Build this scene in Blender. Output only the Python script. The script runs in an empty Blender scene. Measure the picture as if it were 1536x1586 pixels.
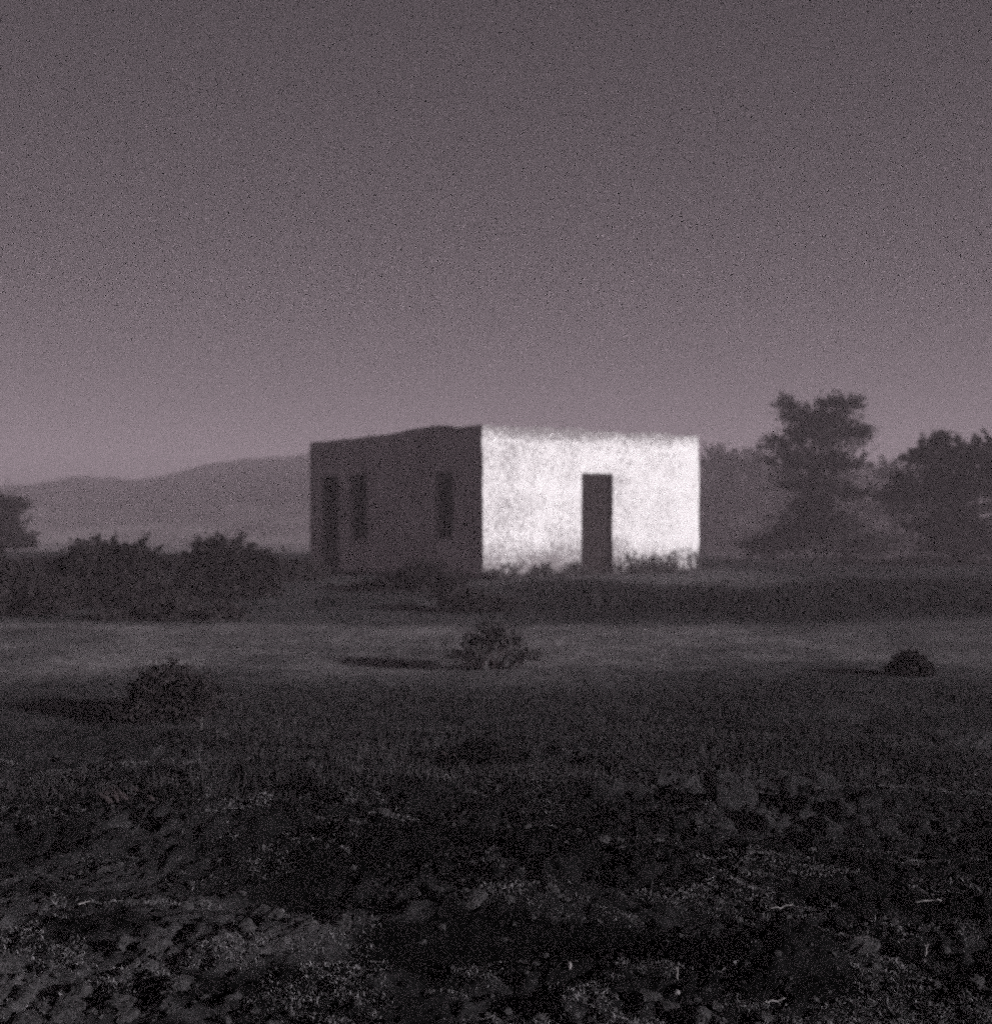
import bpy, bmesh, math, random
import numpy as np
from mathutils import Vector, Matrix
R = math.radians
random.seed(7)
rng = np.random.default_rng(11)
S = bpy.context.scene
COL = S.collection

# ------------------------------------------------------------------ camera
FPX = 2053.0                      # focal length in pixels of the 1536 px wide photograph
CAMZ = 1.5
cam = bpy.data.cameras.new('camera')
cam.sensor_fit = 'HORIZONTAL'; cam.sensor_width = 36; cam.lens = FPX / 1536 * 36
cam.clip_start = 0.05; cam.clip_end = 3000
co = bpy.data.objects.new('camera', cam); COL.objects.link(co)
co.location = (0, 0, CAMZ); co.rotation_euler = (R(90), 0, 0)
S.camera = co
cam.dof.use_dof = True; cam.dof.focus_distance = 4.8; cam.dof.aperture_fstop = 2.3; cam.dof.aperture_blades = 7

# ------------------------------------------------------------------ light
SUN_EL = R(14.0)
SX, SY = 0.90, -0.436             # the sun stands to the right and behind the camera
SUN_AZ = math.atan2(SX, SY)
w = bpy.data.worlds.new('World'); S.world = w; w.use_nodes = True
nt = w.node_tree; nt.nodes.clear()
sky = nt.nodes.new('ShaderNodeTexSky'); sky.sky_type = 'NISHITA'; sky.sun_disc = False
sky.sun_elevation = SUN_EL; sky.sun_rotation = SUN_AZ
sky.air_density = 1.0; sky.dust_density = 4.0; sky.ozone_density = 1.0
hs = nt.nodes.new('ShaderNodeHueSaturation'); hs.inputs['Saturation'].default_value = 0.12
tint = nt.nodes.new('ShaderNodeMix'); tint.data_type = 'RGBA'; tint.blend_type = 'MULTIPLY'
tint.inputs['Factor'].default_value = 1.0; tint.inputs['B'].default_value = (1.0, 0.90, 0.97, 1)
bg = nt.nodes.new('ShaderNodeBackground'); bg.inputs['Strength'].default_value = 0.0045
wo = nt.nodes.new('ShaderNodeOutputWorld')
nt.links.new(sky.outputs['Color'], hs.inputs['Color'])
nt.links.new(hs.outputs['Color'], tint.inputs['A'])
nt.links.new(tint.outputs['Result'], bg.inputs['Color'])
nt.links.new(bg.outputs['Background'], wo.inputs['Surface'])

sl = bpy.data.lights.new('sun', 'SUN'); sl.energy = 5.0; sl.angle = R(3); sl.color = (1.0, 0.962, 0.972)
so = bpy.data.objects.new('sun', sl); COL.objects.link(so)
d = Vector((-SX * math.cos(SUN_EL), -SY * math.cos(SUN_EL), -math.sin(SUN_EL)))
so.rotation_euler = d.to_track_quat('-Z', 'Y').to_euler()
so.location = (30, -15, 20)

S.view_settings.view_transform = 'Standard'; S.view_settings.look = 'None'
S.view_settings.exposure = 0.4; S.view_settings.gamma = 1.0
cy = S.cycles
cy.use_denoising = False          # the grain of the photograph is left to the renderer's own noise
cy.use_adaptive_sampling = True; cy.adaptive_threshold = 0.047; cy.adaptive_min_samples = 4
cy.max_bounces = 4; cy.diffuse_bounces = 2; cy.volume_bounces = 1; cy.transparent_max_bounces = 4
cy.filter_width = 1.9; cy.use_light_tree = False

# ------------------------------------------------------------------ helpers
def tag(o, label=None, cat=None, group=None, kind=None):
    if label: o['label'] = label
    if cat: o['category'] = cat
    if group: o['group'] = group
    if kind: o['kind'] = kind
    return o

def empty(name, loc=(0, 0, 0), rz=0):
    o = bpy.data.objects.new(name, None); o.empty_display_size = 0.3
    COL.objects.link(o); o.location = loc; o.rotation_euler = (0, 0, rz)
    return o

def mesh_obj(name, verts, faces, mats, parent=None, loc=None, smooth=False, mi=None):
    me = bpy.data.meshes.new(name)
    me.from_pydata([tuple(v) for v in np.asarray(verts).tolist()], [], faces)
    for m in (mats if isinstance(mats, (list, tuple)) else [mats]): me.materials.append(m)
    if mi is not None: me.polygons.foreach_set('material_index', mi)
    if smooth: me.polygons.foreach_set('use_smooth', [True] * len(me.polygons))
    me.update()
    o = bpy.data.objects.new(name, me); COL.objects.link(o)
    if parent is not None: o.parent = parent
    if loc is not None: o.location = loc
    return o

def hash2(ix, iy, seed):
    n = (ix.astype(np.int64) * 374761393 + iy.astype(np.int64) * 668265263 + seed * 974711) & 0x7fffffff
    n = ((n ^ (n >> 13)) * 1274126177) & 0x7fffffff
    n = (n ^ (n >> 16)) & 0xffff
    return n / 65535.0
def vnoise(x, y, seed=0):
    x = np.asarray(x, float); y = np.asarray(y, float)
    ix = np.floor(x); iy = np.floor(y); fx = x - ix; fy = y - iy
    fx = fx * fx * fx * (fx * (fx * 6 - 15) + 10); fy = fy * fy * fy * (fy * (fy * 6 - 15) + 10)
    a = hash2(ix, iy, seed); b = hash2(ix + 1, iy, seed); c = hash2(ix, iy + 1, seed); e = hash2(ix + 1, iy + 1, seed)
    return (a + (b - a) * fx) * (1 - fy) + (c + (e - c) * fx) * fy
def fbm(x, y, scale, octs=4, seed=0, gain=0.5):
    x = np.asarray(x, float) / scale; y = np.asarray(y, float) / scale
    s = 0; a = 1; t = 0
    for k in range(octs):
        cs, sn = math.cos(k * 1.1), math.sin(k * 1.1)
        s = s + a * (vnoise(x * cs - y * sn + 31.7 * k, x * sn + y * cs - 17.3 * k, seed + k) - 0.5)
        t += a; a *= gain; x = x * 2.03; y = y * 2.03
    return s / t * 2            # about -1..1
def ridged(x, y, scale, octs=4, seed=0):
    x = np.asarray(x, float) / scale; y = np.asarray(y, float) / scale
    s = 0; a = 1; t = 0
    for k in range(octs):
        cs, sn = math.cos(k * 0.9), math.sin(k * 0.9)
        s = s + a * (1 - np.abs(2 * vnoise(x * cs - y * sn + 11 * k, x * sn + y * cs + 7 * k, seed + k) - 1))
        t += a; a *= 0.5; x = x * 2.1; y = y * 2.1
    return s / t
def sstep(a, b, x):
    t = np.clip((np.asarray(x, float) - a) / (b - a), 0, 1); return t * t * (3 - 2 * t)

# ------------------------------------------------------------------ materials
def mat(name, rough=0.95, spec=0.1):
    m = bpy.data.materials.new(name); m.use_nodes = True
    b = m.node_tree.nodes['Principled BSDF']
    b.inputs['Roughness'].default_value = rough
    b.inputs['Specular IOR Level'].default_value = spec
    return m, m.node_tree, b
def noise(nt, scale, detail=6, rough=0.6, vec=None, dist=0.0):
    n = nt.nodes.new('ShaderNodeTexNoise'); n.inputs['Scale'].default_value = scale
    n.inputs['Detail'].default_value = detail; n.inputs['Roughness'].default_value = rough
    n.inputs['Distortion'].default_value = dist
    if vec is not None: nt.links.new(vec, n.inputs['Vector'])
    return n
def ramp(nt, fac, stops):
    r = nt.nodes.new('ShaderNodeValToRGB'); e = r.color_ramp.elements
    while len(e) < len(stops): e.new(0.5)
    for k, (p, c) in enumerate(stops):
        e[k].position = p; e[k].color = (c[0], c[1], c[2], 1) if isinstance(c, tuple) else (c, c, c, 1)
    nt.links.new(fac, r.inputs['Fac']); return r
def mix(nt, fac, a, b, blend='MIX'):
    m = nt.nodes.new('ShaderNodeMix'); m.data_type = 'RGBA'; m.blend_type = blend
    for s, v in (('Factor', fac), ('A', a), ('B', b)):
        if isinstance(v, (int, float)): m.inputs[s].default_value = v
        elif isinstance(v, tuple): m.inputs[s].default_value = (*v, 1)
        else: nt.links.new(v, m.inputs[s])
    return m.outputs['Result']
def math_n(nt, op, a, b=0.0, clamp=False):
    m = nt.nodes.new('ShaderNodeMath'); m.operation = op; m.use_clamp = clamp
    for k, v in enumerate((a, b)):
        if isinstance(v, (int, float)): m.inputs[k].default_value = v
        else: nt.links.new(v, m.inputs[k])
    return m.outputs[0]
def bump(nt, b, h, strength, dist):
    n = nt.nodes.new('ShaderNodeBump'); n.inputs['Strength'].default_value = strength
    n.inputs['Distance'].default_value = dist
    nt.links.new(h, n.inputs['Height']); nt.links.new(n.outputs['Normal'], b.inputs['Normal'])

def plain(name, c, var=0.35, scale=9.0, bmp=0.3, bd=0.02, spec=0.1):
    m, nt, b = mat(name, 0.95, spec)
    tc = nt.nodes.new('ShaderNodeTexCoord')
    n = noise(nt, scale, 6, 0.65, tc.outputs['Object'])
    lo = tuple(v * (1 - var) for v in c); hi = tuple(v * (1 + var) for v in c)
    r = ramp(nt, n.outputs['Fac'], [(0.3, lo), (0.7, hi)])
    nt.links.new(r.outputs['Color'], b.inputs['Base Color'])
    if bmp:
        n2 = noise(nt, scale * 4, 4, 0.6, tc.outputs['Object'])
        bump(nt, b, n2.outputs['Fac'], bmp, bd)
    return m

M_wood = plain('weathered_wood', (0.030, 0.024, 0.026), 0.3, 14)
M_frame = plain('frame_wood', (0.050, 0.040, 0.043), 0.3, 14)
M_roof = plain('roof_earth', (0.10, 0.085, 0.09), 0.3, 4)
M_bark = plain('bark', (0.035, 0.028, 0.030), 0.3, 14)
M_mistbark = plain('mist_toned_bark', (0.13, 0.12, 0.125), 0.3, 14)  # paled so the trunk melts away: haze put into the bark colour
M_straw = plain('straw', (0.21, 0.20, 0.205), 0.25, 30, 0)
M_stone = plain('pale_stone', (0.20, 0.19, 0.197), 0.2, 20)
M_clod = plain('clod_soil', (0.048, 0.046, 0.049), 0.65, 40, 0.9, 0.02)
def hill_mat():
    m, nt, b = mat('hill_scrub_mist_foot')
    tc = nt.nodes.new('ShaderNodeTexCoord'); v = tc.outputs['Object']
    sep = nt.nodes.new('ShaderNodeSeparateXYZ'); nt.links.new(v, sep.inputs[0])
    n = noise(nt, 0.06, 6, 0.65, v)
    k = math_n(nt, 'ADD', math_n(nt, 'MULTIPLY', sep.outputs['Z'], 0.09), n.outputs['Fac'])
    r = ramp(nt, k, [(0.25, (0.30, 0.27, 0.285)), (0.62, (0.10, 0.088, 0.094)), (0.9, (0.022, 0.019, 0.021))])   # pale foot painted in place of low mist, dark scrub above
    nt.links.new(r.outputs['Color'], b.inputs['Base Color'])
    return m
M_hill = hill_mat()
M_iron = plain('rusty_iron', (0.05, 0.04, 0.04), 0.3, 30, 0.2, 0.005)

def leaf_mat(name, c, var=0.45):
    m, nt, b = mat(name, 0.9, 0.1)
    g = nt.nodes.new('ShaderNodeNewGeometry')
    lo = tuple(v * (1 - var) for v in c); hi = tuple(v * (1 + var) for v in c)
    r = ramp(nt, g.outputs['Random Per Island'], [(0.0, lo), (1.0, hi)])
    nt.links.new(r.outputs['Color'], b.inputs['Base Color'])
    return m
M_leaf = leaf_mat('dark_leaf', (0.022, 0.0185, 0.020))
M_leaf2 = leaf_mat('dusty_leaf', (0.036, 0.031, 0.033))
M_pale = leaf_mat('wispy_leaf', (0.050, 0.045, 0.048))
M_mist = leaf_mat('mist_toned_leaf', (0.055, 0.049, 0.052), 0.6)  # leaf tone painted to pass for mist
M_black = leaf_mat('blackish_leaf', (0.008, 0.0075, 0.008))
M_dry = leaf_mat('dry_blade', (0.155, 0.150, 0.159), 0.6)
M_dark = leaf_mat('dark_blade', (0.030, 0.028, 0.030), 0.5)
M_weed = leaf_mat('weed_blade', (0.085, 0.077, 0.081), 0.5)

# whitewash over grey plaster, flaking in small chips, most of it lost along the top and the foot
def wall_mats():
    m, nt, b = mat('flaking_whitewash', 0.95, 0.05)
    tc = nt.nodes.new('ShaderNodeTexCoord'); v = tc.outputs['Object']
    sep = nt.nodes.new('ShaderNodeSeparateXYZ'); nt.links.new(v, sep.inputs[0])
    n1 = noise(nt, 13.0, 6, 0.85, v)
    n2 = noise(nt, 0.9, 4, 0.6, v)
    mp = nt.nodes.new('ShaderNodeMapping'); mp.inputs['Scale'].default_value = (9, 9, 1.6); nt.links.new(v, mp.inputs['Vector'])
    n3 = noise(nt, 1.0, 5, 0.65, mp.outputs['Vector'])
    top = nt.nodes.new('ShaderNodeMapRange'); top.inputs['From Min'].default_value = 2.72; top.inputs['From Max'].default_value = 3.05
    nt.links.new(sep.outputs['Z'], top.inputs['Value'])
    foot = nt.nodes.new('ShaderNodeMapRange'); foot.inputs['From Min'].default_value = 0.75; foot.inputs['From Max'].default_value = 0.0
    nt.links.new(sep.outputs['Z'], foot.inputs['Value'])
    loss = math_n(nt, 'MULTIPLY', top.outputs[0], 0.16)
    loss = math_n(nt, 'ADD', loss, math_n(nt, 'MULTIPLY', foot.outputs[0], 0.18))
    loss = math_n(nt, 'ADD', loss, math_n(nt, 'MULTIPLY', math_n(nt, 'SUBTRACT', n2.outputs['Fac'], 0.5), 0.30))
    loss = math_n(nt, 'ADD', loss, math_n(nt, 'MULTIPLY', math_n(nt, 'SUBTRACT', n3.outputs['Fac'], 0.5), 0.10))
    loss = math_n(nt, 'SUBTRACT', loss, math_n(nt, 'MULTIPLY', math_n(nt, 'SUBTRACT', sep.outputs['X'], 2.5), 0.008))
    k = math_n(nt, 'ADD', n1.outputs['Fac'], loss)
    chip = ramp(nt, k, [(0.50, 0.0), (0.62, 1.0)])
    tone = noise(nt, 3.0, 5, 0.6, v)
    white = ramp(nt, tone.outputs['Fac'], [(0.3, (0.80, 0.775, 0.79)), (0.7, (0.91, 0.885, 0.905))])
    grey = ramp(nt, noise(nt, 16, 4, 0.6, v).outputs['Fac'], [(0.3, (0.13, 0.115, 0.122)), (0.7, (0.34, 0.31, 0.325))])
    c = mix(nt, chip.outputs['Color'], white.outputs['Color'], grey.outputs['Color'])
    nt.links.new(c, b.inputs['Base Color'])
    hsum = math_n(nt, 'SUBTRACT', noise(nt, 24, 4, 0.7, v).outputs['Fac'], math_n(nt, 'MULTIPLY', chip.outputs['Color'], 0.5))
    bump(nt, b, hsum, 0.55, 0.02)
    # bare adobe with remains of plaster
    m2, nt, b = mat('bare_adobe', 0.95, 0.05)
    tc = nt.nodes.new('ShaderNodeTexCoord'); v = tc.outputs['Object']
    a = ramp(nt, noise(nt, 1.3, 6, 0.65, v).outputs['Fac'], [(0.30, (0.42, 0.375, 0.395)), (0.5, (0.56, 0.51, 0.53)), (0.70, (0.74, 0.69, 0.715))])
    f = ramp(nt, noise(nt, 13, 4, 0.7, v).outputs['Fac'], [(0.3, 0.8), (0.7, 1.1)])
    nt.links.new(mix(nt, 1.0, a.outputs['Color'], f.outputs['Color'], 'MULTIPLY'), b.inputs['Base Color'])
    bump(nt, b, noise(nt, 9, 6, 0.7, v).outputs['Fac'], 0.6, 0.04)
    return m, m2
M_white, M_adobe = wall_mats()

# soil; the tone of each patch of earth comes from the mesh attribute 'soil'
def ground_mat():
    m, nt, b = mat('earth', 0.97, 0.05)
    at = nt.nodes.new('ShaderNodeAttribute'); at.attribute_name = 'soil'
    tc = nt.nodes.new('ShaderNodeTexCoord'); v = tc.outputs['Object']
    n1 = noise(nt, 7, 8, 0.7, v); n2 = noise(nt, 55, 8, 0.8, v); n3 = noise(nt, 0.8, 5, 0.6, v)
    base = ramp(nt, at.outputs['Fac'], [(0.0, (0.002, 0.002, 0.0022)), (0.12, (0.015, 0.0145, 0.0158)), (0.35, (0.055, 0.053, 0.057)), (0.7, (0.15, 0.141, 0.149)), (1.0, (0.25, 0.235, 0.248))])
    f1 = ramp(nt, n1.outputs['Fac'], [(0.32, 0.45), (0.68, 1.5)])
    f2 = ramp(nt, n2.outputs['Fac'], [(0.34, 0.30), (0.66, 1.8)])
    f3 = ramp(nt, n3.outputs['Fac'], [(0.3, 0.7), (0.7, 1.3)])
    c = mix(nt, 1.0, base.outputs['Color'], f1.outputs['Color'], 'MULTIPLY')
    c = mix(nt, 1.0, c, f2.outputs['Color'], 'MULTIPLY')
    c = mix(nt, 1.0, c, f3.outputs['Color'], 'MULTIPLY')
    nt.links.new(c, b.inputs['Base Color'])
    h = math_n(nt, 'ADD', math_n(nt, 'MULTIPLY', n1.outputs['Fac'], 0.6), math_n(nt, 'MULTIPLY', n2.outputs['Fac'], 0.4))
    bump(nt, b, h, 1.0, 0.05)
    return m
M_ground = ground_mat()

# ------------------------------------------------------------------ terrain
HZ = 0.2                                                    # level of the ground round the house
def height(x, y):
    x = np.asarray(x, float); y = np.asarray(y, float)
    z = HZ * sstep(17, 24, y) * (1 - sstep(30, 35, y) * sstep(5, 8, x)) - 1.7 * sstep(41, 66, y)
    far = sstep(5.5, 9, y)
    nearhouse = sstep(19, 22, y) * (1 - sstep(33, 38, y))
    z = z + fbm(x, y, 5.0, 3, 3) * (0.03 + 0.07 * far) * (1 - 0.7 * nearhouse)
    rough = (1 - sstep(6.0, 11, y)) * 0.85 + 0.15
    clump = np.clip(fbm(x, y * 0.75, 1.3, 3, 21) * 1.3 + 0.55, 0.15, 1)
    # broken sods: plates with crisp sides, split by narrow cracks, over finer crumbs
    wx = x + 0.10 * fbm(x, y, 0.25, 3, 41); wy = y + 0.10 * fbm(x, y, 0.25, 3, 43)
    pl = fbm(wx, wy * 1.25, 0.42, 4, 40)
    z = z + (sstep(-0.22, 0.10, pl) * 0.075 + pl * 0.03 - 0.04) * rough * clump * (1 - 0.7 * nearhouse)
    pl2 = fbm(wx * 1.1, wy * 1.4, 0.15, 3, 47)
    z = z + sstep(-0.15, 0.12, pl2) * 0.030 * rough * clump
    z = z + (ridged(wx, wy, 0.09, 3, 49) - 0.5) * 0.026 * rough
    z = z + fbm(x, y, 0.045, 2, 70) * 0.020 * rough
    # long low furrows that cross the foreground
    z = z + 0.035 * np.sin((y * 1.0 + x * 0.22 + 0.35 * fbm(x, y, 2.0, 2, 90)) * 4.6) * (1 - sstep(7.5, 10, y))
    # hollow in the middle of the foreground, and two small ones
    # a shallow bare patch in the middle of the foreground, a low heap added on its right to shade it and a grassy bank behind it
    e = fbm(x, y, 0.3, 3, 160) * 0.07; yp = y + e - 0.06 * x; xp = x + 2 * e
    bare = np.exp(-(((xp - 0.10) / 0.50) ** 2 + ((yp - 4.50) / 0.21) ** 2) ** 2)
    z = z * (1 - 0.8 * bare) - 0.05 * bare
    z = z + 0.12 * np.exp(-((xp - 0.95) / 0.26) ** 2 - ((yp - 4.2) / 0.16) ** 2)
    z = z + 0.09 * np.exp(-((xp - 0.15) / 0.42) ** 2 - ((yp - 4.98) / 0.17) ** 2)
    z = z - 0.10 * np.exp(-((x - 1.45) / 0.35) ** 2 - ((y - 4.45) / 0.2) ** 2)
    z = z - 0.09 * np.exp(-((x + 0.62) / 0.3) ** 2 - ((y - 5.2) / 0.2) ** 2)
    # wheel ruts in the pale track
    for yc in (13.3, 15.4):
        z = z - 0.05 * np.exp(-((y - yc - 0.03 * x - 0.3 * fbm(x, y * 0, 6, 2, 5)) / 0.22) ** 2)
    # low bank beyond the yard on the right
    z = z + 0.05 * sstep(2, 9, x) * np.exp(-((y - 36) / 3.0) ** 2)
    return z
def soil(x, y):
    wob = fbm(x, y, 3.0, 4, 120); wob2 = fbm(x, y, 0.8, 3, 130); wob3 = fbm(x, y * 1.6, 0.30, 4, 140)
    yy = y + wob * 1.1
    s = 0.30 + 0.10 * wob2 + 0.10 * wob
    track = sstep(10.8, 13.6, yy) * (1 - sstep(17.0, 18.8, yy))
    s = s + 0.42 * (1 - 0.4 * sstep(1.5, 5.5, x)) * track * (0.8 + 0.4 * wob2)
    near = 1 - sstep(8.5, 11.5, yy)                          # dark damp field in front of the track
    s = s - (0.10 + 0.135 * (1 - sstep(6.6, 7.6, y))) * near * (0.75 + 0.5 * np.clip(fbm(x, y, 1.4, 3, 150) + 0.5, 0, 1))
    # drier crust on the nearest strip, in ragged patches
    dry = (1 - sstep(4.6, 5.9, y + 0.5 * wob)) * np.clip(wob3 * 1.6 + wob2 * 0.8 + 0.35, 0, 1)
    s = s + 0.30 * dry * (0.35 + 0.65 * (1 - sstep(-0.7, 0.1, x)))
    s = s + 0.10 * np.clip(wob2 * 1.5, 0, 1) * sstep(5.5, 6.5, y) * near
    strip = sstep(17.6, 20.0, yy) * (1 - sstep(22.0, 24.0, yy))
    s = s - 0.22 * strip * sstep(-0.5, 1.5, x)
    s = s + 0.22 * sstep(23, 24.5, yy) * (1 - sstep(29, 31, y)) * sstep(-0.8, 0.2, x) * (1 - sstep(4.5, 6.5, x))   # soil paled before the wall: its bounced glow put into the colour
    s = s + 0.35 * sstep(60, 90, y) * (1 - sstep(-2, 4, x))                          # far ground paled in colour to stand in for low mist
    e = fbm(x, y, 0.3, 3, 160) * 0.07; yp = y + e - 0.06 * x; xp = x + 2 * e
    s = s - 0.8 * np.exp(-(((xp - 0.10) / 0.52) ** 2 + ((yp - 4.50) / 0.23) ** 2) ** 2)  # the hollow's darkness put into the soil colour as near-black
    return np.clip(s, 0.0, 1)

def axis_x():
    xs = list(np.arange(0, 2.3, 0.012)); st = 0.012
    while xs[-1] < 410: st *= 1.045; xs.append(xs[-1] + st)
    xs = np.array(xs); return np.concatenate([-xs[:0:-1], xs])
def axis_y():
    ys = [-14, -8, -4, -2, -0.5, 0.5, 1.2, 1.8, 2.2, 2.5, 2.7, 2.85]
    y = 2.95
    while y < 610: ys.append(y); y *= 1.0045 if y < 12 else 1.008
    return np.array(ys)
ax, ay = axis_x(), axis_y()
X, Y = np.meshgrid(ax, ay)
Z = height(X, Y)
nx, ny = len(ax), len(ay)
V = np.stack([X.ravel(), Y.ravel(), Z.ravel()], 1)
i = np.arange(nx * ny).reshape(ny, nx)
F = np.stack([i[:-1, :-1].ravel(), i[:-1, 1:].ravel(), i[1:, 1:].ravel(), i[1:, :-1].ravel()], 1)
me = bpy.data.meshes.new('ground')
me.vertices.add(len(V)); me.vertices.foreach_set('co', V.ravel())
me.loops.add(F.size); me.loops.foreach_set('vertex_index', F.ravel().astype(np.int32))
me.polygons.add(len(F)); me.polygons.foreach_set('loop_start', np.arange(0, F.size, 4, dtype=np.int32))
me.polygons.foreach_set('use_smooth', np.ones(len(F), bool))
me.update(calc_edges=True)
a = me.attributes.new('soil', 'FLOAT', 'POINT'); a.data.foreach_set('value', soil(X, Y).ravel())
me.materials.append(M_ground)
g = bpy.data.objects.new('ground', me); COL.objects.link(g)
tag(g, 'rough dark churned earth with a paler track across it', 'ground', kind='structure')

# hills far behind: one ridge rising from the left towards the back of the house
def px_x(px, D): return (px - 768) / FPX * D
def px_z(py, D): return CAMZ + (793 - py) / FPX * D
HD = 210.0
crest_px = [(-900, 748), (-400, 738), (-150, 752), (0, 749), (60, 748), (130, 731), (185, 743), (250, 735), (330, 716), (400, 709), (480, 702),
            (620, 694), (760, 698), (900, 712), (1100, 730), (1300, 742), (1600, 748), (2200, 740), (2700, 755)]
cx = np.array([px_x(p, HD) for p, q in crest_px]); cz = np.array([px_z(q, HD) for p, q in crest_px])
hx = np.linspace(-300, 320, 420); hy = np.linspace(110, 390, 110)
HX, HY = np.meshgrid(hx, hy)
pr = np.interp(HX, cx, cz) + 3
tt = np.where(HY < HD, (HY - 110) / (HD - 110), 1 - 0.55 * (HY - HD) / (390 - HD))
tt = np.clip(tt, 0, 1)
HZm = -3 + pr * tt ** 1.25 + fbm(HX, HY, 24, 5, 200) * 0.9 * np.clip(1 - np.abs(HY - HD) / 100, 0, 1) + fbm(HX, HY, 4.0, 4, 210) * 0.75
HZm = HZm * 1.0
i = np.arange(HX.size).reshape(HX.shape)
F = np.stack([i[:-1, :-1].ravel(), i[:-1, 1:].ravel(), i[1:, 1:].ravel(), i[1:, :-1].ravel()], 1).tolist()
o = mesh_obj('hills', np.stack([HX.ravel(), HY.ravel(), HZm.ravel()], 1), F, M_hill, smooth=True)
tag(o, 'low misty ridge rising behind the house from the left', 'hills', kind='structure')

# ------------------------------------------------------------------ the house
CORNER = (-0.26, 25.66)
A = math.atan2(0.633, 0.774)                                # heading of the white wall
LF, LS, TH, WH = 6.18, 6.37, 0.34, 3.0
house = empty('adobe_house', (CORNER[0], CORNER[1], HZ - 0.02), A)
tag(house, 'flat roofed adobe house with bright white front wall and dark side wall', 'house')
# in the house's own axes +x runs along the white wall, +y along the dark side wall, -y is the white wall's outside

def wall(name, L, topf, openings, t, mats, place, seed, step=0.09, outer_mi=0):
    """upright wall of thickness t; place(u, v, w) maps along/up/inwards to house axes"""
    us = set(np.round(np.linspace(0, L, int(L / step) + 1), 4)); vs = set(np.round(np.linspace(-0.15, WH, int(WH / step) + 1), 4))
    for (a, b, c, e) in openings:
        us = {u for u in us if abs(u - a) > 0.03 and abs(u - b) > 0.03} | {a, b}
        vs = {v for v in vs if abs(v - c) > 0.03 and abs(v - e) > 0.03} | {c, e}
    us = np.array(sorted(us)); vs = np.array(sorted(vs)); nu, nv = len(us), len(vs)
    U, Vv = np.meshgrid(us, vs)
    top = topf(U)
    VV = np.where(Vv > 2.25, 2.25 + (Vv - 2.25) * (top - 2.25) / (WH - 2.25), Vv)
    edge = (U > 0.001) & (U < L - 0.001)
    jit = np.where(edge, fbm(U, Vv, 0.9, 4, seed) * 0.022, 0)
    Uj = U + np.where(edge, 0, fbm(U, Vv, 0.45, 4, seed + 5) * 0.035)
    pts = [place(u, v, wv) for u, v, wv in zip(Uj.ravel(), VV.ravel(), jit.ravel())] + \
          [place(u, v, t) for u, v in zip(Uj.ravel(), VV.ravel())]
    n = nu * nv; idx = lambda r, c, b: b * n + r * nu + c
    solid = np.ones((nv - 1, nu - 1), bool)
    um = (us[:-1] + us[1:]) / 2; vm = (vs[:-1] + vs[1:]) / 2
    for (a, b, c, e) in openings:
        solid &= ~(((um > a) & (um < b))[None, :] & ((vm > c) & (vm < e))[:, None])
    faces, mi = [], []
    for r in range(nv - 1):
        for c in range(nu - 1):
            if not solid[r, c]: continue
            faces.append((idx(r, c, 0), idx(r, c + 1, 0), idx(r + 1, c + 1, 0), idx(r + 1, c, 0))); mi.append(outer_mi)
            faces.append((idx(r, c, 1), idx(r + 1, c, 1), idx(r + 1, c + 1, 1), idx(r, c + 1, 1))); mi.append(1)
            for dr, dc, p, q in ((-1, 0, (r, c), (r, c + 1)), (1, 0, (r + 1, c + 1), (r + 1, c)),
                                 (0, -1, (r + 1, c), (r, c)), (0, 1, (r, c + 1), (r + 1, c + 1))):
                rr, cc = r + dr, c + dc
                if 0 <= rr < nv - 1 and 0 <= cc < nu - 1 and solid[rr, cc]: continue
                faces.append((idx(*p, 0), idx(*p, 1), idx(*q, 1), idx(*q, 0))); mi.append(1)
    return mesh_obj(name, pts, faces, mats, house, mi=mi)

def front_top(u): return 3.02 + fbm(u, u * 0, 0.5, 6, 300, 0.7) * 0.07 + np.where(u < 0.3, 0.02, 0)
def side_top(u):
    base = 3.02 - 0.10 * u / LS
    rub = 0.055 * sstep(0.75, 1.1, u) * (1 - sstep(2.0, 3.3, u))
    return base + rub + fbm(u, u * 0 + 3, 0.35, 4, 320) * 0.03
def flat_top(u): return 2.93 + fbm(u, u * 0, 0.6, 3, 330) * 0.04
D0, D1, DH = 2.605, 3.511, 2.12
wall('front_wall', LF, front_top, [(D0, D1, -0.15, DH)], TH, [M_white, M_adobe], lambda u, v, q: (u, q, v), 400, 0.05)
SO = [(5.14, 5.88, -0.15, 2.10), (4.00, 4.70, 0.75, 2.10), (0.94, 1.54, 0.80, 2.13)]
# side wall starts behind the front wall's thickness
wall('side_wall', LS - TH, lambda u: side_top(u + TH), [(a - TH, b - TH, c, e) for a, b, c, e in SO], TH, [M_adobe, M_adobe],
     lambda u, v, q: (q + 0.004, u + TH + 0.003, v), 420, outer_mi=0)
wall('side_wall', LS - TH, lambda u: flat_top(u), [], TH, [M_adobe, M_adobe], lambda u, v, q: (LF - 0.004 - q, u + TH + 0.003, v), 440)
wall('back_wall', LF - 2 * TH - 0.02, lambda u: flat_top(u), [], TH, [M_adobe, M_adobe], lambda u, v, q: (u + TH + 0.01, LS - q, v), 460)

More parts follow.
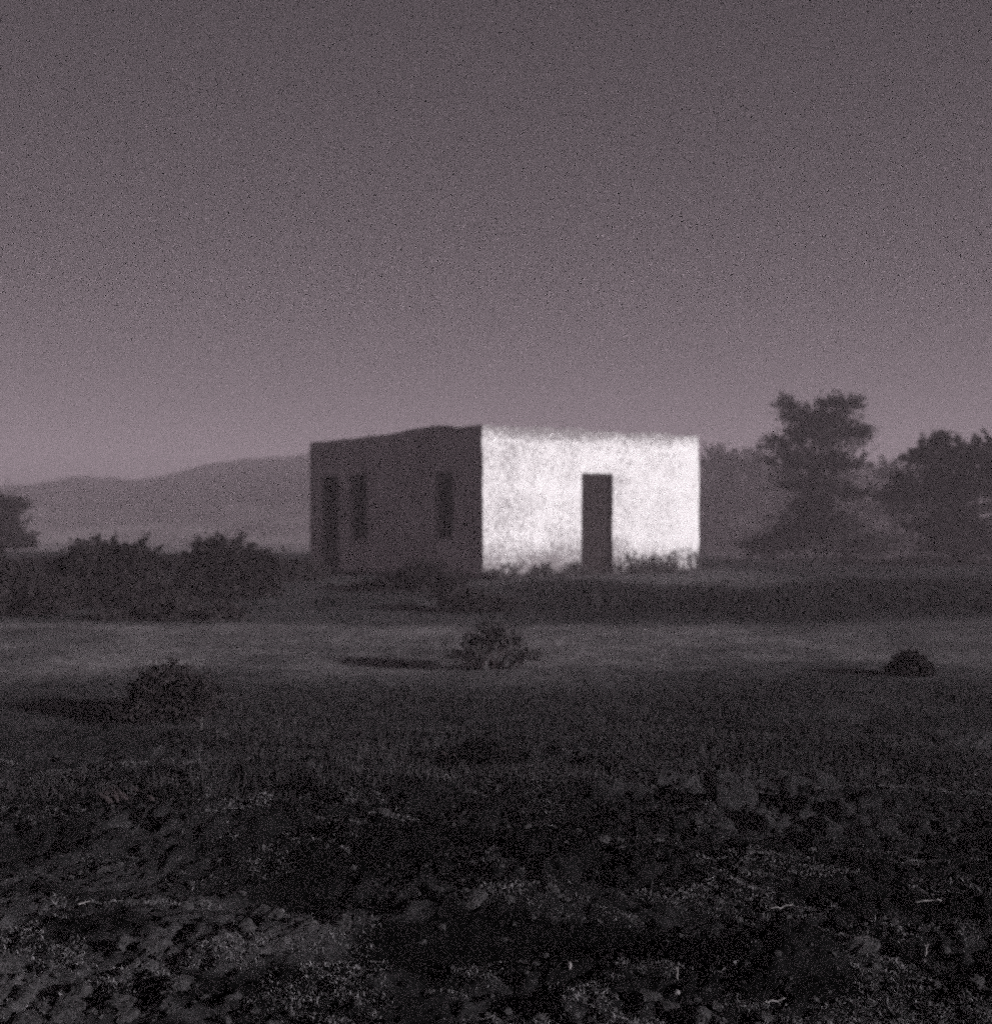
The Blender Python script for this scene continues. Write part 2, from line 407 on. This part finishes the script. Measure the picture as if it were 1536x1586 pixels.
def boxes(name, bxs, m, parent, bev=0.006):
    bm = bmesh.new()
    for (x0, x1, y0, y1, z0, z1) in bxs:
        r = bmesh.ops.create_cube(bm, size=1)
        for vv in r['verts']:
            vv.co = Vector(((x0 + x1) / 2 + vv.co.x * (x1 - x0), (y0 + y1) / 2 + vv.co.y * (y1 - y0), (z0 + z1) / 2 + vv.co.z * (z1 - z0)))
    if bev: bmesh.ops.bevel(bm, geom=bm.edges[:], offset=bev, segments=1, affect='EDGES')
    me = bpy.data.meshes.new(name); bm.to_mesh(me); bm.free(); me.materials.append(m)
    o = bpy.data.objects.new(name, me); COL.objects.link(o); o.parent = parent
    return o
boxes('roof', [(TH + 0.003, LF - TH - 0.007, TH + 0.003, LS - TH - 0.003, 2.55, 2.75)], M_roof, house, 0)
# plank front door, set back in the wall
n = 5; wd = (D1 - D0 - 0.12) / n
door = boxes('door', [(D0 + 0.06 + k * wd + 0.003, D0 + 0.06 + (k + 1) * wd - 0.003, 0.10 + 0.002 * (k % 2), 0.14, 0.01, DH - 0.065) for k in range(n)], M_wood, house)
for zz in (0.35, 1.05, 1.75): boxes('ledge', [(D0 + 0.09, D1 - 0.09, 0.075, 0.0985, zz, zz + 0.11)], M_wood, door)
boxes('handle', [(D0 + 0.12, D0 + 0.145, 0.04, 0.075, 1.0, 1.14)], M_iron, door, 0.004)
boxes('door_frame', [(D0 + 0.002, D0 + 0.057, 0.07, 0.17, -0.05, DH - 0.002), (D1 - 0.057, D1 - 0.002, 0.07, 0.17, -0.05, DH - 0.002),
                     (D0 + 0.058, D1 - 0.058, 0.07, 0.17, DH - 0.06, DH - 0.002)], M_frame, house)
# side: one plank door and two empty window openings with wooden frames and lintels
a, b, c, e = SO[0]
n = 4; wd = (b - a - 0.1) / n
sd = boxes('door', [(0.12 + 0.002 * (k % 2), 0.16, a + 0.05 + k * wd + 0.003, a + 0.05 + (k + 1) * wd - 0.003, 0.02, e - 0.06) for k in range(n)], M_frame, house)
sd['label'] = 'weathered plank door in the shaded side wall'
for zz in (0.4, 1.6): boxes('ledge', [(0.095, 0.119, a + 0.08, b - 0.08, zz, zz + 0.11)], M_frame, sd)
boxes('door_frame', [(0.09, 0.18, a + 0.002, a + 0.047, -0.05, e - 0.002), (0.09, 0.18, b - 0.047, b - 0.002, -0.05, e - 0.002), (0.09, 0.18, a + 0.048, b - 0.048, e - 0.055, e - 0.002)], M_wood, house)
for (a, b, c, e) in SO[1:]:
    wdw = boxes('window', [(0.13, 0.20, a + 0.002, a + 0.05, c + 0.002, e - 0.002), (0.13, 0.20, b - 0.05, b - 0.002, c + 0.002, e - 0.002),
                           (0.13, 0.20, a + 0.051, b - 0.051, e - 0.05, e - 0.002), (0.13, 0.20, a + 0.051, b - 0.051, c + 0.002, c + 0.05)], M_wood, house)
    boxes('sill', [(-0.05, 0.128, a - 0.0, b + 0.0, c - 0.0, c + 0.045)], M_roof, wdw)
    # shutter folded inwards
    boxes('shutter', [(0.21, 0.21 + (b - a) * 0.8, b - 0.035, b - 0.01, c + 0.05, e - 0.05)], M_wood, wdw)

# ------------------------------------------------------------------ plants
def leaves(blobs, n, size, seed, clumps=26, fill=0.35, sprig=0.28, ns=60):
    """small leaf faces in uneven clumps through the volume of some ellipsoids, thinning outwards, with sprigs that stick out"""
    rg = np.random.default_rng(seed)
    P, Dn = [], []
    vol = np.array([b[3] * b[4] * b[5] for b in blobs]) ** 0.7; vol = vol / vol.sum()
    for b, f in zip(blobs, vol):
        m = max(30, int(n * f)); m1 = int(m * (1 - sprig))
        dirs = rg.normal(size=(clumps, 3)); dirs /= np.linalg.norm(dirs, axis=1)[:, None]
        rad = rg.uniform(fill, 1.0, clumps) ** 0.8
        cc = dirs * rad[:, None] * 0.85
        wt = rg.uniform(0.3, 1.0, clumps); wt /= wt.sum()
        k = rg.choice(clumps, m1, p=wt)
        p = cc[k] + rg.normal(size=(m1, 3)) * rg.uniform(0.10, 0.30, clumps)[k][:, None]
        # sprigs: leaves strung along thin shoots that run outwards
        sd = rg.normal(size=(ns, 3)); sd[:, 2] = np.abs(sd[:, 2]) * 0.9 + 0.1; sd /= np.linalg.norm(sd, axis=1)[:, None]
        L = rg.uniform(0.75, 1.35, ns); kk = rg.integers(0, ns, m - m1); t = rg.uniform(0.45, 1, m - m1)
        p2 = sd[kk] * (L[kk] * t)[:, None] + rg.normal(size=(m - m1, 3)) * (0.10 * (1.15 - t))[:, None]
        P.append(np.array(b[:3]) + np.concatenate([p, p2]) * np.array(b[3:6]))
    P = np.concatenate(P); m = len(P)
    a1 = rg.normal(size=(m, 3)); a1 /= np.linalg.norm(a1, axis=1)[:, None]
    a2 = np.cross(a1, rg.normal(size=(m, 3))); a2 /= np.linalg.norm(a2, axis=1)[:, None]
    s = size * rg.uniform(0.5, 1.3, m)[:, None]
    q = np.stack([P - a1 * s, P + a2 * s * 0.42, P + a1 * s, P - a2 * s * 0.42], 1)
    Vv = q.reshape(-1, 3)
    return Vv, [(4 * j, 4 * j + 1, 4 * j + 2, 4 * j + 3) for j in range(m)]

def tubes(paths, sides=6):
    Vv, F = [], []
    for pts, r0, r1 in paths:
        base = len(Vv); n = len(pts)
        for k, p in enumerate(pts):
            p = Vector(p); t = (Vector(pts[min(k + 1, n - 1)]) - Vector(pts[max(k - 1, 0)])).normalized()
            u = t.cross(Vector((0.31, 0.95, 0.1))).normalized(); v2 = t.cross(u)
            r = r0 + (r1 - r0) * k / (n - 1)
            for s in range(sides):
                an = 2 * math.pi * s / sides
                Vv.append(tuple(p + u * math.cos(an) * r + v2 * math.sin(an) * r))
        for k in range(n - 1):
            for s in range(sides):
                s2 = (s + 1) % sides
                F.append((base + k * sides + s, base + k * sides + s2, base + (k + 1) * sides + s2, base + (k + 1) * sides + s))
        F.append(tuple(base + s for s in range(sides))[::-1]); F.append(tuple(base + (n - 1) * sides + s for s in range(sides)))
    return Vv, F
def limb(a, b, rg, n=5, wob=0.08):
    a = np.array(a, float); b = np.array(b, float); L = np.linalg.norm(b - a)
    return [tuple(a + (b - a) * (k / (n - 1)) + (rg.normal(size=3) * wob * L * 0.35 if 0 < k < n - 1 else 0) + np.array([0, 0, 0.08 * L * math.sin(math.pi * k / (n - 1))])) for k in range(n)]

def shrub(name, px, py_base, D, blobs_px, n, size, m, label, cat='bush', group=None, seed=1, sprig=0.28):
    """blobs_px: (px, py, half width px, half height px, depth half m) measured on the photograph at distance D"""
    rg = np.random.default_rng(seed)
    x0 = px_x(px, D); z0 = float(height(x0, D))
    root = tag(empty(name, (x0, D, z0)), label, cat, group)
    k = D / FPX
    bl = []
    for (bx, by, hw, hh, dp, dd) in blobs_px:
        bl.append((px_x(bx, D) - x0, dd, px_z(by, D) - z0, hw * k, dp, hh * k))
    Vv, F = leaves(bl, n, size, seed, sprig=sprig)
    Vv[:, 2] = np.maximum(Vv[:, 2], -0.02)
    mesh_obj('foliage', Vv, F, m, root)
    paths = []
    for b in bl:
        for q in range(4):
            e = np.array(b[:3]) + rg.normal(size=3) * np.array(b[3:6]) * 0.45
            s = np.array([b[0] * 0.35, b[1] * 0.35, -0.06]) + rg.normal(size=3) * np.array([0.06, 0.06, 0])
            e[2] = max(e[2], 0.12)
            paths.append((limb(s, e, rg), 0.022, 0.006))
    Vv, F = tubes(paths, 5)
    mesh_obj('stems', Vv, F, M_bark, root)
    return root

gB = 'dark bushes left of the house'
shrub('bush', 165, 962, 20.5, [(160, 885, 62, 48, .8, 0), (205, 882, 55, 46, .7, .2), (115, 915, 50, 45, .7, -.1), (230, 932, 50, 34, .7, -.2), (165, 935, 60, 34, .7, -.3)], 24000, .05, M_leaf,
      'broad dark round bush left of the house, below the low ridge', group=gB, seed=2)
shrub('bush', 350, 962, 21.5, [(345, 878, 58, 46, .8, 0), (308, 915, 40, 40, .7, -.2), (390, 905, 48, 50, .7, .1), (350, 930, 66, 36, .8, -.2)], 22000, .05, M_leaf,
      'dark round bush between the broad bush and the side wall of the house', group=gB, seed=3)
shrub('bush', 450, 930, 25.0, [(445, 900, 42, 26, .6, 0), (478, 893, 26, 24, .4, .2), (430, 915, 40, 18, .5, -.1)], 8000, .05, M_leaf2,
      'low faint bush touching the far end of the dark side wall', group=gB, seed=4)
shrub('bush', 30, 970, 19.0, [(20, 918, 55, 42, .8, 0), (75, 930, 42, 36, .7, .1), (-60, 905, 60, 56, .9, .2)], 15000, .05, M_leaf,
      'dark bush cut by the left edge, beside the broad bush', group=gB, seed=5)
shrub('bush', 290, 974, 18.2, [(265, 945, 46, 22, .5, 0), (340, 950, 40, 16, .4, .1), (180, 958, 46, 13, .4, 0)], 8000, .04, M_leaf2,
      'small low bush in front of the two round bushes', group=gB, seed=14)
shrub('bush', 262, 1112, 9.9, [(258, 1070, 44, 40, .36, 0), (222, 1086, 34, 28, .3, .1), (310, 1080, 36, 34, .32, -.1), (262, 1092, 64, 22, .36, -.1)], 20000, .02, M_leaf,
      'nearest rounded dark bush, alone on the track at the left', seed=6)
shrub('shrub', 762, 1035, 13.0, [(745, 1005, 34, 26, .4, 0), (785, 1000, 34, 30, .35, .1), (765, 985, 30, 28, .3, 0), (720, 1020, 30, 12, .3, .1), (815, 1020, 26, 14, .3, 0)], 2300, .026, M_pale,
      'thin wispy shrub on the track below the corner of the house', 'shrub', seed=7, sprig=0.75)
shrub('shrub', 745, 955, 19.5, [(735, 935, 36, 20, .4, 0), (780, 940, 34, 16, .4, .1), (700, 930, 30, 18, .4, .2)], 5000, .035, M_leaf2,
      'low spreading shrub between the wispy shrub and the corner of the house', 'shrub', seed=17, sprig=0.6)
shrub('shrub', 665, 950, 22.5, [(655, 905, 42, 38, .4, 0), (694, 918, 34, 34, .4, .1), (610, 915, 44, 26, .4, 0), (560, 920, 40, 16, .4, 0)], 15000, .045, M_leaf,
      'loose shrub at the foot of the dark side wall near the corner', 'shrub', seed=8)
shrub('bush', 1410, 1054, 12.0, [(1410, 1030, 24, 21, .2, 0), (1396, 1040, 18, 14, .15, .05), (1430, 1040, 15, 14, .15, 0)], 9000, .022, M_leaf,
      'small dark bush alone on the track at the right', seed=9)
shrub('shrub', 750, 1190, 7.9, [(748, 1168, 42, 19, .24, 0), (792, 1178, 26, 12, .16, .05), (710, 1180, 22, 11, .16, -.05)], 12000, .014, M_black,
      'flat dark shrub hugging the ground in the middle of the foreground', 'shrub', seed=10)
shrub('shrub', 245, 1264, 6.6, [(262, 1240, 44, 17, .22, 0), (210, 1250, 40, 12, .18, -.03), (160, 1254, 26, 8, .14, 0)], 12000, .012, M_black,
      'long flat dark shrub low on the ground at the left of the foreground', 'shrub', seed=11)

def tree(px, D, crown, trunk_top_px, r0, n, size, label, group, seed, m=M_leaf, bark=None):
    bark = bark or M_bark
    rg = np.random.default_rng(seed)
    x0 = px_x(px, D); z0 = float(height(x0, D))
    root = tag(empty('tree', (x0, D, z0)), label, 'tree', group)
    k = D / FPX
    bl = [(px_x(bx, D) - x0, dd, px_z(by, D) - z0, hw * k, dp, hh * k) for (bx, by, hw, hh, dp, dd) in crown]
    fork = np.array([0.05, 0, px_z(trunk_top_px, D) - z0])
    Vv, F = tubes([(limb((0, 0, -0.15), fork, rg, 6, 0.05), r0, r0 * 0.6)], 9)
    mesh_obj('trunk', Vv, F, bark, root, smooth=True)
    paths = []
    for b in bl:
        for q in range(6):
            e = np.array(b[:3]) + rg.normal(size=3) * np.array(b[3:6]) * 0.42
            e[2] = max(e[2], 0.4)
            paths.append((limb(fork * rg.uniform(0.8, 1.0), e, rg, 6, 0.12), r0 * 0.3, 0.012))
    Vv, F = tubes(paths, 5)
    mesh_obj('limbs', Vv, F, M_bark, root)
    Vv, F = leaves(bl, n, size, seed, 30, 0.2, 0.75, 46)
    Vv[:, 2] = np.maximum(Vv[:, 2], 0.1)
    mesh_obj('crown', Vv, F, m, root)
    return root
gT = 'trees in the mist right of the house'
tree(1265, 48, [(1214, 632, 18, 20, .6, 0), (1234, 652, 28, 26, .9, 0), (1262, 655, 34, 30, .9, .1), (1290, 630, 22, 22, .8, .2), (1318, 634, 18, 24, .8, 0), (1288, 662, 40, 30, 1.0, .1), (1325, 680, 30, 28, 1, 0),
     (1262, 690, 62, 36, 1.3, 0), (1204, 694, 26, 24, .9, .2), (1225, 722, 46, 30, 1.2, .1), (1290, 728, 62, 34, 1.3, .1), (1250, 758, 58, 24, 1.2, 0), (1310, 770, 46, 22, 1.1, .1)],
     772, .10, 17000, .085, 'tallest misty tree with a forked ragged crown, right of the house', gT, 21, bark=M_mistbark)
tree(1478, 42, [(1440, 715, 46, 34, 1.1, 0), (1458, 684, 20, 18, .5, .2), (1500, 720, 50, 40, 1.0, .1), (1500, 770, 80, 55, 1.4, 0), (1425, 780, 55, 50, 1.2, .2), (1570, 730, 60, 60, 1.2, 0), (1470, 830, 80, 40, 1.2, 0), (1520, 856, 90, 26, 1.2, .1)],
     800, .16, 26000, .10, 'dense dark tree cut by the right edge of the view', gT, 22)
tree(1385, 78, [(1385, 745, 40, 36, 1.1, 0), (1375, 800, 50, 45, 1.3, .2), (1385, 850, 60, 30, 1.3, 0)], 820, .13, 11000, .10,
     'shorter pale tree filling the gap between the tallest tree and the right edge tree', gT, 23)
tree(1130, 105, [(1112, 728, 40, 36, 1.8, 0), (1158, 738, 48, 42, 1.8, .3), (1128, 795, 75, 55, 2.2, 0), (1110, 845, 60, 40, 2, 0)], 850, .2, 12000, .2,
     'faintest far tree just right of the white wall', gT, 24)
tree(1215, 110, [(1205, 752, 50, 42, 1.7, 0), (1215, 810, 70, 50, 1.8, .2), (1200, 850, 60, 36, 1.8, .2)], 850, .16, 11000, .19,
     'pale misty tree between the faintest tree and the tallest tree', gT, 25)
tree(1310, 118, [(1310, 765, 60, 46, 2, 0), (1325, 820, 80, 50, 2, .2), (1290, 850, 60, 36, 2, .2)], 850, .18, 11000, .21,
     'pale far tree showing below the crown of the tallest tree', gT, 27)
tree(1420, 122, [(1420, 770, 70, 50, 2, 0), (1440, 830, 90, 50, 2, .2)], 850, .18, 9000, .23,
     'palest far tree behind the dense right edge tree', gT, 28)
tree(2, 42, [(-5, 825, 42, 44, 1.0, 0), (-50, 800, 50, 50, 1.2, .2), (22, 850, 36, 34, .8, 0), (12, 790, 34, 24, .8, 0)], 850, .13, 11000, .09,
     'dark tree at the left edge behind the bushes', None, 26)
# low scrub along the bank on the right: hides the foot of the trees
for q, (px, hw, hh, D, sd_, lb) in enumerate([
        (1145, 45, 9, 37, 101, 'low faint scrub on the bank right of the white wall'),
        (1245, 60, 10, 38, 102, 'low scrub on the bank below the tallest tree'),
        (1350, 60, 17, 37, 103, 'darkest scrub on the bank, below the gap between the trees'),
        (1470, 85, 22, 36, 104, 'long low scrub on the bank below the right edge tree')]):
    shrub('shrub', px, 882, D, [(px - hw * .4, 878, hw * .6, hh, .5, 0), (px + hw * .45, 879, hw * .6, hh * .8, .5, .1)], 5000, .05, M_leaf2, lb, 'shrub', 'scrub along the bank', seed=sd_)

shrub('scrub', 1268, 868, 45.5, [(1225, 830, 50, 38, 1, 0), (1300, 825, 52, 42, 1, .2), (1262, 790, 40, 30, 1, .1), (1180, 848, 40, 22, 1, 0), (1350, 845, 45, 26, 1, 0)], 13000, .07, M_mist,
      'scrub added round the foot of the tallest tree, leaves painted mist pale', 'shrub', seed=111)  # added to veil the trunk, with the mist put into its leaf colour

# ------------------------------------------------------------------ grass and weeds
def blades(name, x, y, h, wd, m, seed, lean=0.5, kind='stuff', label=None, cat=None, z=None):
    rg = np.random.default_rng(seed); n = len(x)
    z = height(x, y) - 0.01 if z is None else z
    an = rg.uniform(0, 2 * np.pi, n); dx, dy = np.cos(an), np.sin(an)
    ln = rg.uniform(0.1, 1.0, n) * lean * h
    fa = rg.uniform(0, np.pi, n); wx, wy = np.cos(fa) * wd / 2, np.sin(fa) * wd / 2
    p0 = np.stack([x - wx, y - wy, z], 1); p1 = np.stack([x + wx, y + wy, z], 1)
    mx, my, mz = x + dx * ln * 0.35, y + dy * ln * 0.35, z + h * 0.6
    p2 = np.stack([mx + wx * .7, my + wy * .7, mz], 1); p3 = np.stack([mx - wx * .7, my - wy * .7, mz], 1)
    p4 = np.stack([x + dx * ln, y + dy * ln, z + h * np.sqrt(np.clip(1 - (ln / h) ** 2 * 0.6, 0.05, 1))], 1)
    Vv = np.stack([p0, p1, p2, p3, p4], 1).reshape(-1, 3)
    F = []
    for j in range(n):
        q = 5 * j; F.append((q, q + 1, q + 2, q + 3)); F.append((q + 3, q + 2, q + 4))
    o = mesh_obj(name, Vv, F, m)
    return tag(o, label, cat, None, kind)

def scatter(n, x0, x1, y0, y1, seed, fn, wide=True):
    rg = np.random.default_rng(seed)
    y = np.exp(rg.uniform(math.log(y0), math.log(y1), n))
    x = rg.uniform(-1, 1, n) * 0.46 * y if wide else rg.uniform(x0, x1, n)
    k = rg.uniform(0, 1, n) < fn(x, y)
    return x[k], y[k]
# dry matted turf: ragged clumps on the crests of the sods, nearly lying down
x, y = scatter(420000, 0, 0, 3.3, 8.5, 51, lambda x, y: np.clip(fbm(x, y * 1.3, 0.24, 4, 500) * 3.2 + fbm(x, y, 0.9, 3, 505) * 1.6 - 0.45 + 0.60 * (1 - sstep(4.2, 5.0, y)) * (0.5 + 0.5 * sstep(-0.8, -0.2, x)) + 1.0 * np.exp(-((x - 0.15) / 0.42) ** 2 - ((y - 4.98) / 0.17) ** 2), 0, 1) * np.clip((height(x, y) + 0.045) * 18, 0, 1) * (1 - np.exp(-(((x - 0.13) / 0.55) ** 2 + ((y - 4.52 - 0.1 * x) / 0.25) ** 2) ** 2)))
rg = np.random.default_rng(1)
blades('dry_turf', x, y, rg.uniform(.008, .026, len(x)), rg.uniform(.0015, .004, len(x)), M_dry, 52, 2.0, label='matted dry turf on the churned earth in front', cat='grass')
# dark short scrub between the foreground and the track
x, y = scatter(90000, 0, 0, 7.0, 12.0, 53, lambda x, y: np.clip(fbm(x, y, 1.6, 4, 520) * 2 + 0.25, 0, 1) * (1 - sstep(10.5, 12, y)))
blades('dark_grass', x, y, np.random.default_rng(2).uniform(.03, .09, len(x)), np.full(len(x), .006), M_dark, 54, 0.9, label='short dark grass between the clods and the pale track', cat='grass')
# dark strip of grass in front of the white wall
x, y = scatter(90000, -0.5, 17, 18.0, 24.0, 55, lambda x, y: np.clip(fbm(x, y, 2.4, 4, 540) * 1.6 + 0.6, 0, 1) * sstep(-0.5, 2, x) * sstep(18.0, 20.5, y + fbm(x, y, 1.5, 3, 545) * 1.6) * (1 - sstep(-3.2, -1.6, (y - 25.66) - (x + 0.26) * 0.818)) , wide=False)
blades('rough_grass', x, y, np.random.default_rng(3).uniform(.06, .20, len(x)), np.full(len(x), .012), M_dark, 56, 0.8, label='dark rough grass strip below the white wall', cat='grass')
# tall dry grass along the foot of the white wall
def along(u, off):
    return CORNER[0] + 0.774 * u + 0.633 * off, CORNER[1] + 0.633 * u - 0.774 * off
rg = np.random.default_rng(4)
u = rg.uniform(-0.2, 6.3, 5200); off = np.abs(rg.normal(0, 0.35, len(u))) + 0.05
keep = ((u < D0 - 0.05) | (u > D1 + 0.05) | (off > 0.6)) & (rg.uniform(0, 1, len(u)) < np.clip(fbm(u, off, 0.6, 3, 560) * 1.6 + 0.55, 0.05, 1))
u, off = u[keep], off[keep]
x, y = along(u, off)
hh = rg.uniform(0.08, 0.30, len(u)) * (0.7 + 0.6 * (u > D1)) * (0.6 + 0.8 * np.clip(fbm(u, u * 0, 0.5, 2, 570) + 0.5, 0, 1))
blades('tall_grass', x, y, hh, np.full(len(u), .012), M_weed, 57, 0.6, label='tall dark grass along the foot of the white wall', cat='grass')

def weed(u, off, h, seed, label):
    rg = np.random.default_rng(seed)
    x0, y0 = along(u, off); z0 = float(height(x0, y0))
    root = tag(empty('weed', (x0, y0, z0)), label, 'weed', 'weeds against the white wall')
    paths, LV, LF_ = [], [], []
    for k in range(7):
        an = rg.uniform(0, 2 * math.pi); sp = rg.uniform(0.05, 0.5) * h
        hk = h * rg.uniform(0.6, 1.0)
        pts = [(math.cos(an) * sp * t ** 1.6, math.sin(an) * sp * t ** 1.6, -0.03 + hk * (t - 0.18 * t ** 3)) for t in np.linspace(0, 1, 6)]
        paths.append((pts, 0.009, 0.004))
        for t in (2, 3, 4, 5, 5):
            for q in range(4):
                p = np.array(pts[t]); dd = rg.normal(size=3); dd /= np.linalg.norm(dd); ee = np.cross(dd, rg.normal(size=3)); ee /= np.linalg.norm(ee)
                s = rg.uniform(0.02, 0.045); j = len(LV)
                LV += [p, p + dd * s + ee * s * .4, p + dd * s * 2, p + dd * s - ee * s * .4]; LF_.append((j, j + 1, j + 2, j + 3))
    Vv, F = tubes(paths, 5)
    mesh_obj('stems', Vv, F, M_weed, root)
    mesh_obj('leaves', np.array(LV), LF_, M_weed, root)
weed(0.55, .30, .42, 61, 'weed standing nearest the dark corner of the white wall')
weed(1.45, .25, .36, 62, 'weed midway between the corner and the front door')
weed(2.30, .20, .40, 63, 'weed standing just left of the front door')
weed(3.80, .22, .60, 64, 'taller weed standing just right of the front door')
weed(4.45, .25, .55, 65, 'bushy weed against the middle of the wall right of the door')
weed(5.15, .20, .62, 66, 'arching weed, second from the right end of the white wall')
weed(5.95, .20, .58, 67, 'weed at the right end of the white wall')

# ------------------------------------------------------------------ clods, stones and twigs
def lump(r, seed, sub=2):
    bm = bmesh.new(); bmesh.ops.create_icosphere(bm, subdivisions=sub, radius=1)
    P = np.array([v.co[:] for v in bm.verts]); F = [tuple(v.index for v in f.verts) for f in bm.faces]; bm.free()
    k = 1 + 0.45 * fbm(P[:, 0] + P[:, 2] * .7 + seed * 3.1, P[:, 1] - P[:, 2] * .5 + seed * 1.7, 0.8, 3, seed)
    return P * k[:, None] * np.array(r), F
protos = [lump((1, .85, .6), 700 + k, 1) for k in range(6)]
x, y = scatter(26000, 0, 0, 3.3, 9.5, 71, lambda x, y: np.clip(fbm(x, y, 0.9, 3, 600) * 2 + 0.2, 0, 1) * 0.35)
rg = np.random.default_rng(72); AV, AF = [], []; base = 0
zz = height(x, y)
for j in range(len(x)):
    P, F = protos[j % 6]
    s = 0.003 + 0.017 * rg.uniform(0, 1) ** 4; an = rg.uniform(0, 6.28); c_, s_ = math.cos(an), math.sin(an)
    Q = P * s; Q = np.stack([Q[:, 0] * c_ - Q[:, 1] * s_ + x[j], Q[:, 0] * s_ + Q[:, 1] * c_ + y[j], Q[:, 2] + zz[j] + s * 0.2], 1)
    AV.append(Q); AF += [(f[0] + base, f[1] + base, f[2] + base) for f in F]; base += len(P)
protos2 = [lump((1, .8, .55), 730 + k, 3) for k in range(7)]
protos2 = [(P * (1 + 0.35 * ridged(P[:, 0] * 1.3 + P[:, 2], P[:, 1] * 1.3 - P[:, 2], 0.35, 4, 750 + k))[:, None], F) for k, (P, F) in enumerate(protos2)]
x, y = scatter(5200, 0, 0, 3.3, 7.5, 73, lambda x, y: np.clip(fbm(x, y * 1.4, 0.6, 3, 610) * 2.4 + 0.15 + 0.3 * (1 - sstep(4.1, 4.7, y)), 0, 1) * (0.16 + 0.34 * (1 - sstep(4.3, 5.6, y))) * (1 - np.exp(-(((x - 0.10) / 0.52) ** 2 + ((y - 4.50) / 0.25) ** 2) ** 2)))
zz = height(x, y)
for j in range(len(x)):
    P, F = protos2[j % 7]
    s = 0.010 + (0.040 if y[j] < 4.9 else 0.018) * rg.uniform(0, 1) ** 2.2; an = rg.uniform(0, 6.28); c_, s_ = math.cos(an), math.sin(an)
    Q = P * s; Q = np.stack([Q[:, 0] * c_ - Q[:, 1] * s_ + x[j], Q[:, 0] * s_ + Q[:, 1] * c_ + y[j], Q[:, 2] + zz[j] + s * 0.05], 1)
    AV.append(Q); AF += [(f[0] + base, f[1] + base, f[2] + base) for f in F]; base += len(P)
print('clods', len(x))
o = mesh_obj('soil_clods', np.concatenate(AV), AF, M_clod); tag(o, 'small crumbled clods scattered over the churned earth', 'soil', kind='stuff')

def gpt(px, py, lift=0.0):
    """point of the ground seen at a pixel of the photograph"""
    D = 1.5 * FPX / (py - 793)
    for _ in range(8): D = (CAMZ - float(height(px_x(px, D), D))) * FPX / (py - 793)
    xx = px_x(px, D); return xx, D, float(height(xx, D)) + lift
def twig(px, py, L, ang, tilt, label, seed, r=0.003):
    rg = np.random.default_rng(seed); p = gpt(px, py, 0.02)
    dv = np.array([math.cos(ang) * math.cos(tilt), math.sin(ang) * math.cos(tilt), math.sin(tilt)]) * L
    pts = [tuple(dv * (t - 0.5 * (abs(tilt) < .5)) + rg.normal(size=3) * L * 0.035) for t in np.linspace(0, 1, 6)]
    paths = [(pts, r, r * 0.5)]
    q = np.array(pts[3]); paths.append(([tuple(q), tuple(q + dv * .16 + rg.normal(size=3) * L * .08), tuple(q + dv * .3 + rg.normal(size=3) * L * .12)], r * .6, r * .3))
    Vv, F = tubes(paths, 6)
    o = mesh_obj('twig', Vv, F, M_straw, loc=p); tag(o, label, 'twig', 'pale twigs lying on the earth')
twig(130, 1407, 0.042, .5, .1, 'short pale twig alone on the earth at far left', 81)
twig(1200, 1494, 0.071, .25, .1, 'pale twig lying right of the white stone', 82)
twig(1212, 1408, 0.084, .1, .12, 'pale twig lying in the middle of the right foreground', 83)
twig(1440, 1402, 0.092, -.1, .06, 'longest pale twig near the right edge', 84, .004)
twig(1048, 1528, 0.042, 1.2, 1.0, 'upright broken twig right of the dark hollow, nearest of all', 85)
twig(1433, 1500, 0.042, .9, 1.1, 'upright twig low at the right, below the longest twig', 86)
twig(310, 1135, 0.092, 1.3, 1.2, 'upright pale twig just below the nearest rounded bush', 87)
def stone(px, py, r, label, seed):
    P, F = lump(tuple(q * 0.7 for q in r), seed, 3); o = mesh_obj('stone', P, F, M_stone, loc=gpt(px, py, r[2] * .4), smooth=False); tag(o, label, 'stone', 'pale stones in the foreground')
stone(941, 1487, (.020, .016, .016), 'bright white stone on the rim of the dark hollow', 91)
stone(962, 1481, (.022, .014, .009), 'flat pale stone just right of the bright white stone', 92)
stone(1048, 1540, (.012, .012, .010), 'small pale stone below the upright broken twig', 93)
stone(882, 1512, (.010, .012, .018), 'small upright pale stone left of the bright white stone', 94)

# ------------------------------------------------------------------ haze: one closed box of even mist round everything
hm = bpy.data.materials.new('mist'); hm.use_nodes = True; nt = hm.node_tree; nt.nodes.clear()
pv = nt.nodes.new('ShaderNodeVolumePrincipled'); pv.inputs['Color'].default_value = (0.64, 0.545, 0.605, 1)
pv.inputs['Density'].default_value = 0.0042; pv.inputs['Anisotropy'].default_value = 0.0
mo = nt.nodes.new('ShaderNodeOutputMaterial'); nt.links.new(pv.outputs['Volume'], mo.inputs['Volume'])
x0, x1, y0, y1, z0, z1 = -420, 420, -25, 620, -5, 29
Vv = [(x0, y0, z0), (x1, y0, z0), (x1, y1, z0), (x0, y1, z0), (x0, y0, z1), (x1, y0, z1), (x1, y1, z1), (x0, y1, z1)]
o = mesh_obj('haze', Vv, [(0, 3, 2, 1), (4, 5, 6, 7), (0, 1, 5, 4), (1, 2, 6, 5), (2, 3, 7, 6), (3, 0, 4, 7)], hm)
tag(o, 'thin grey mist over the whole place', 'haze', kind='stuff')
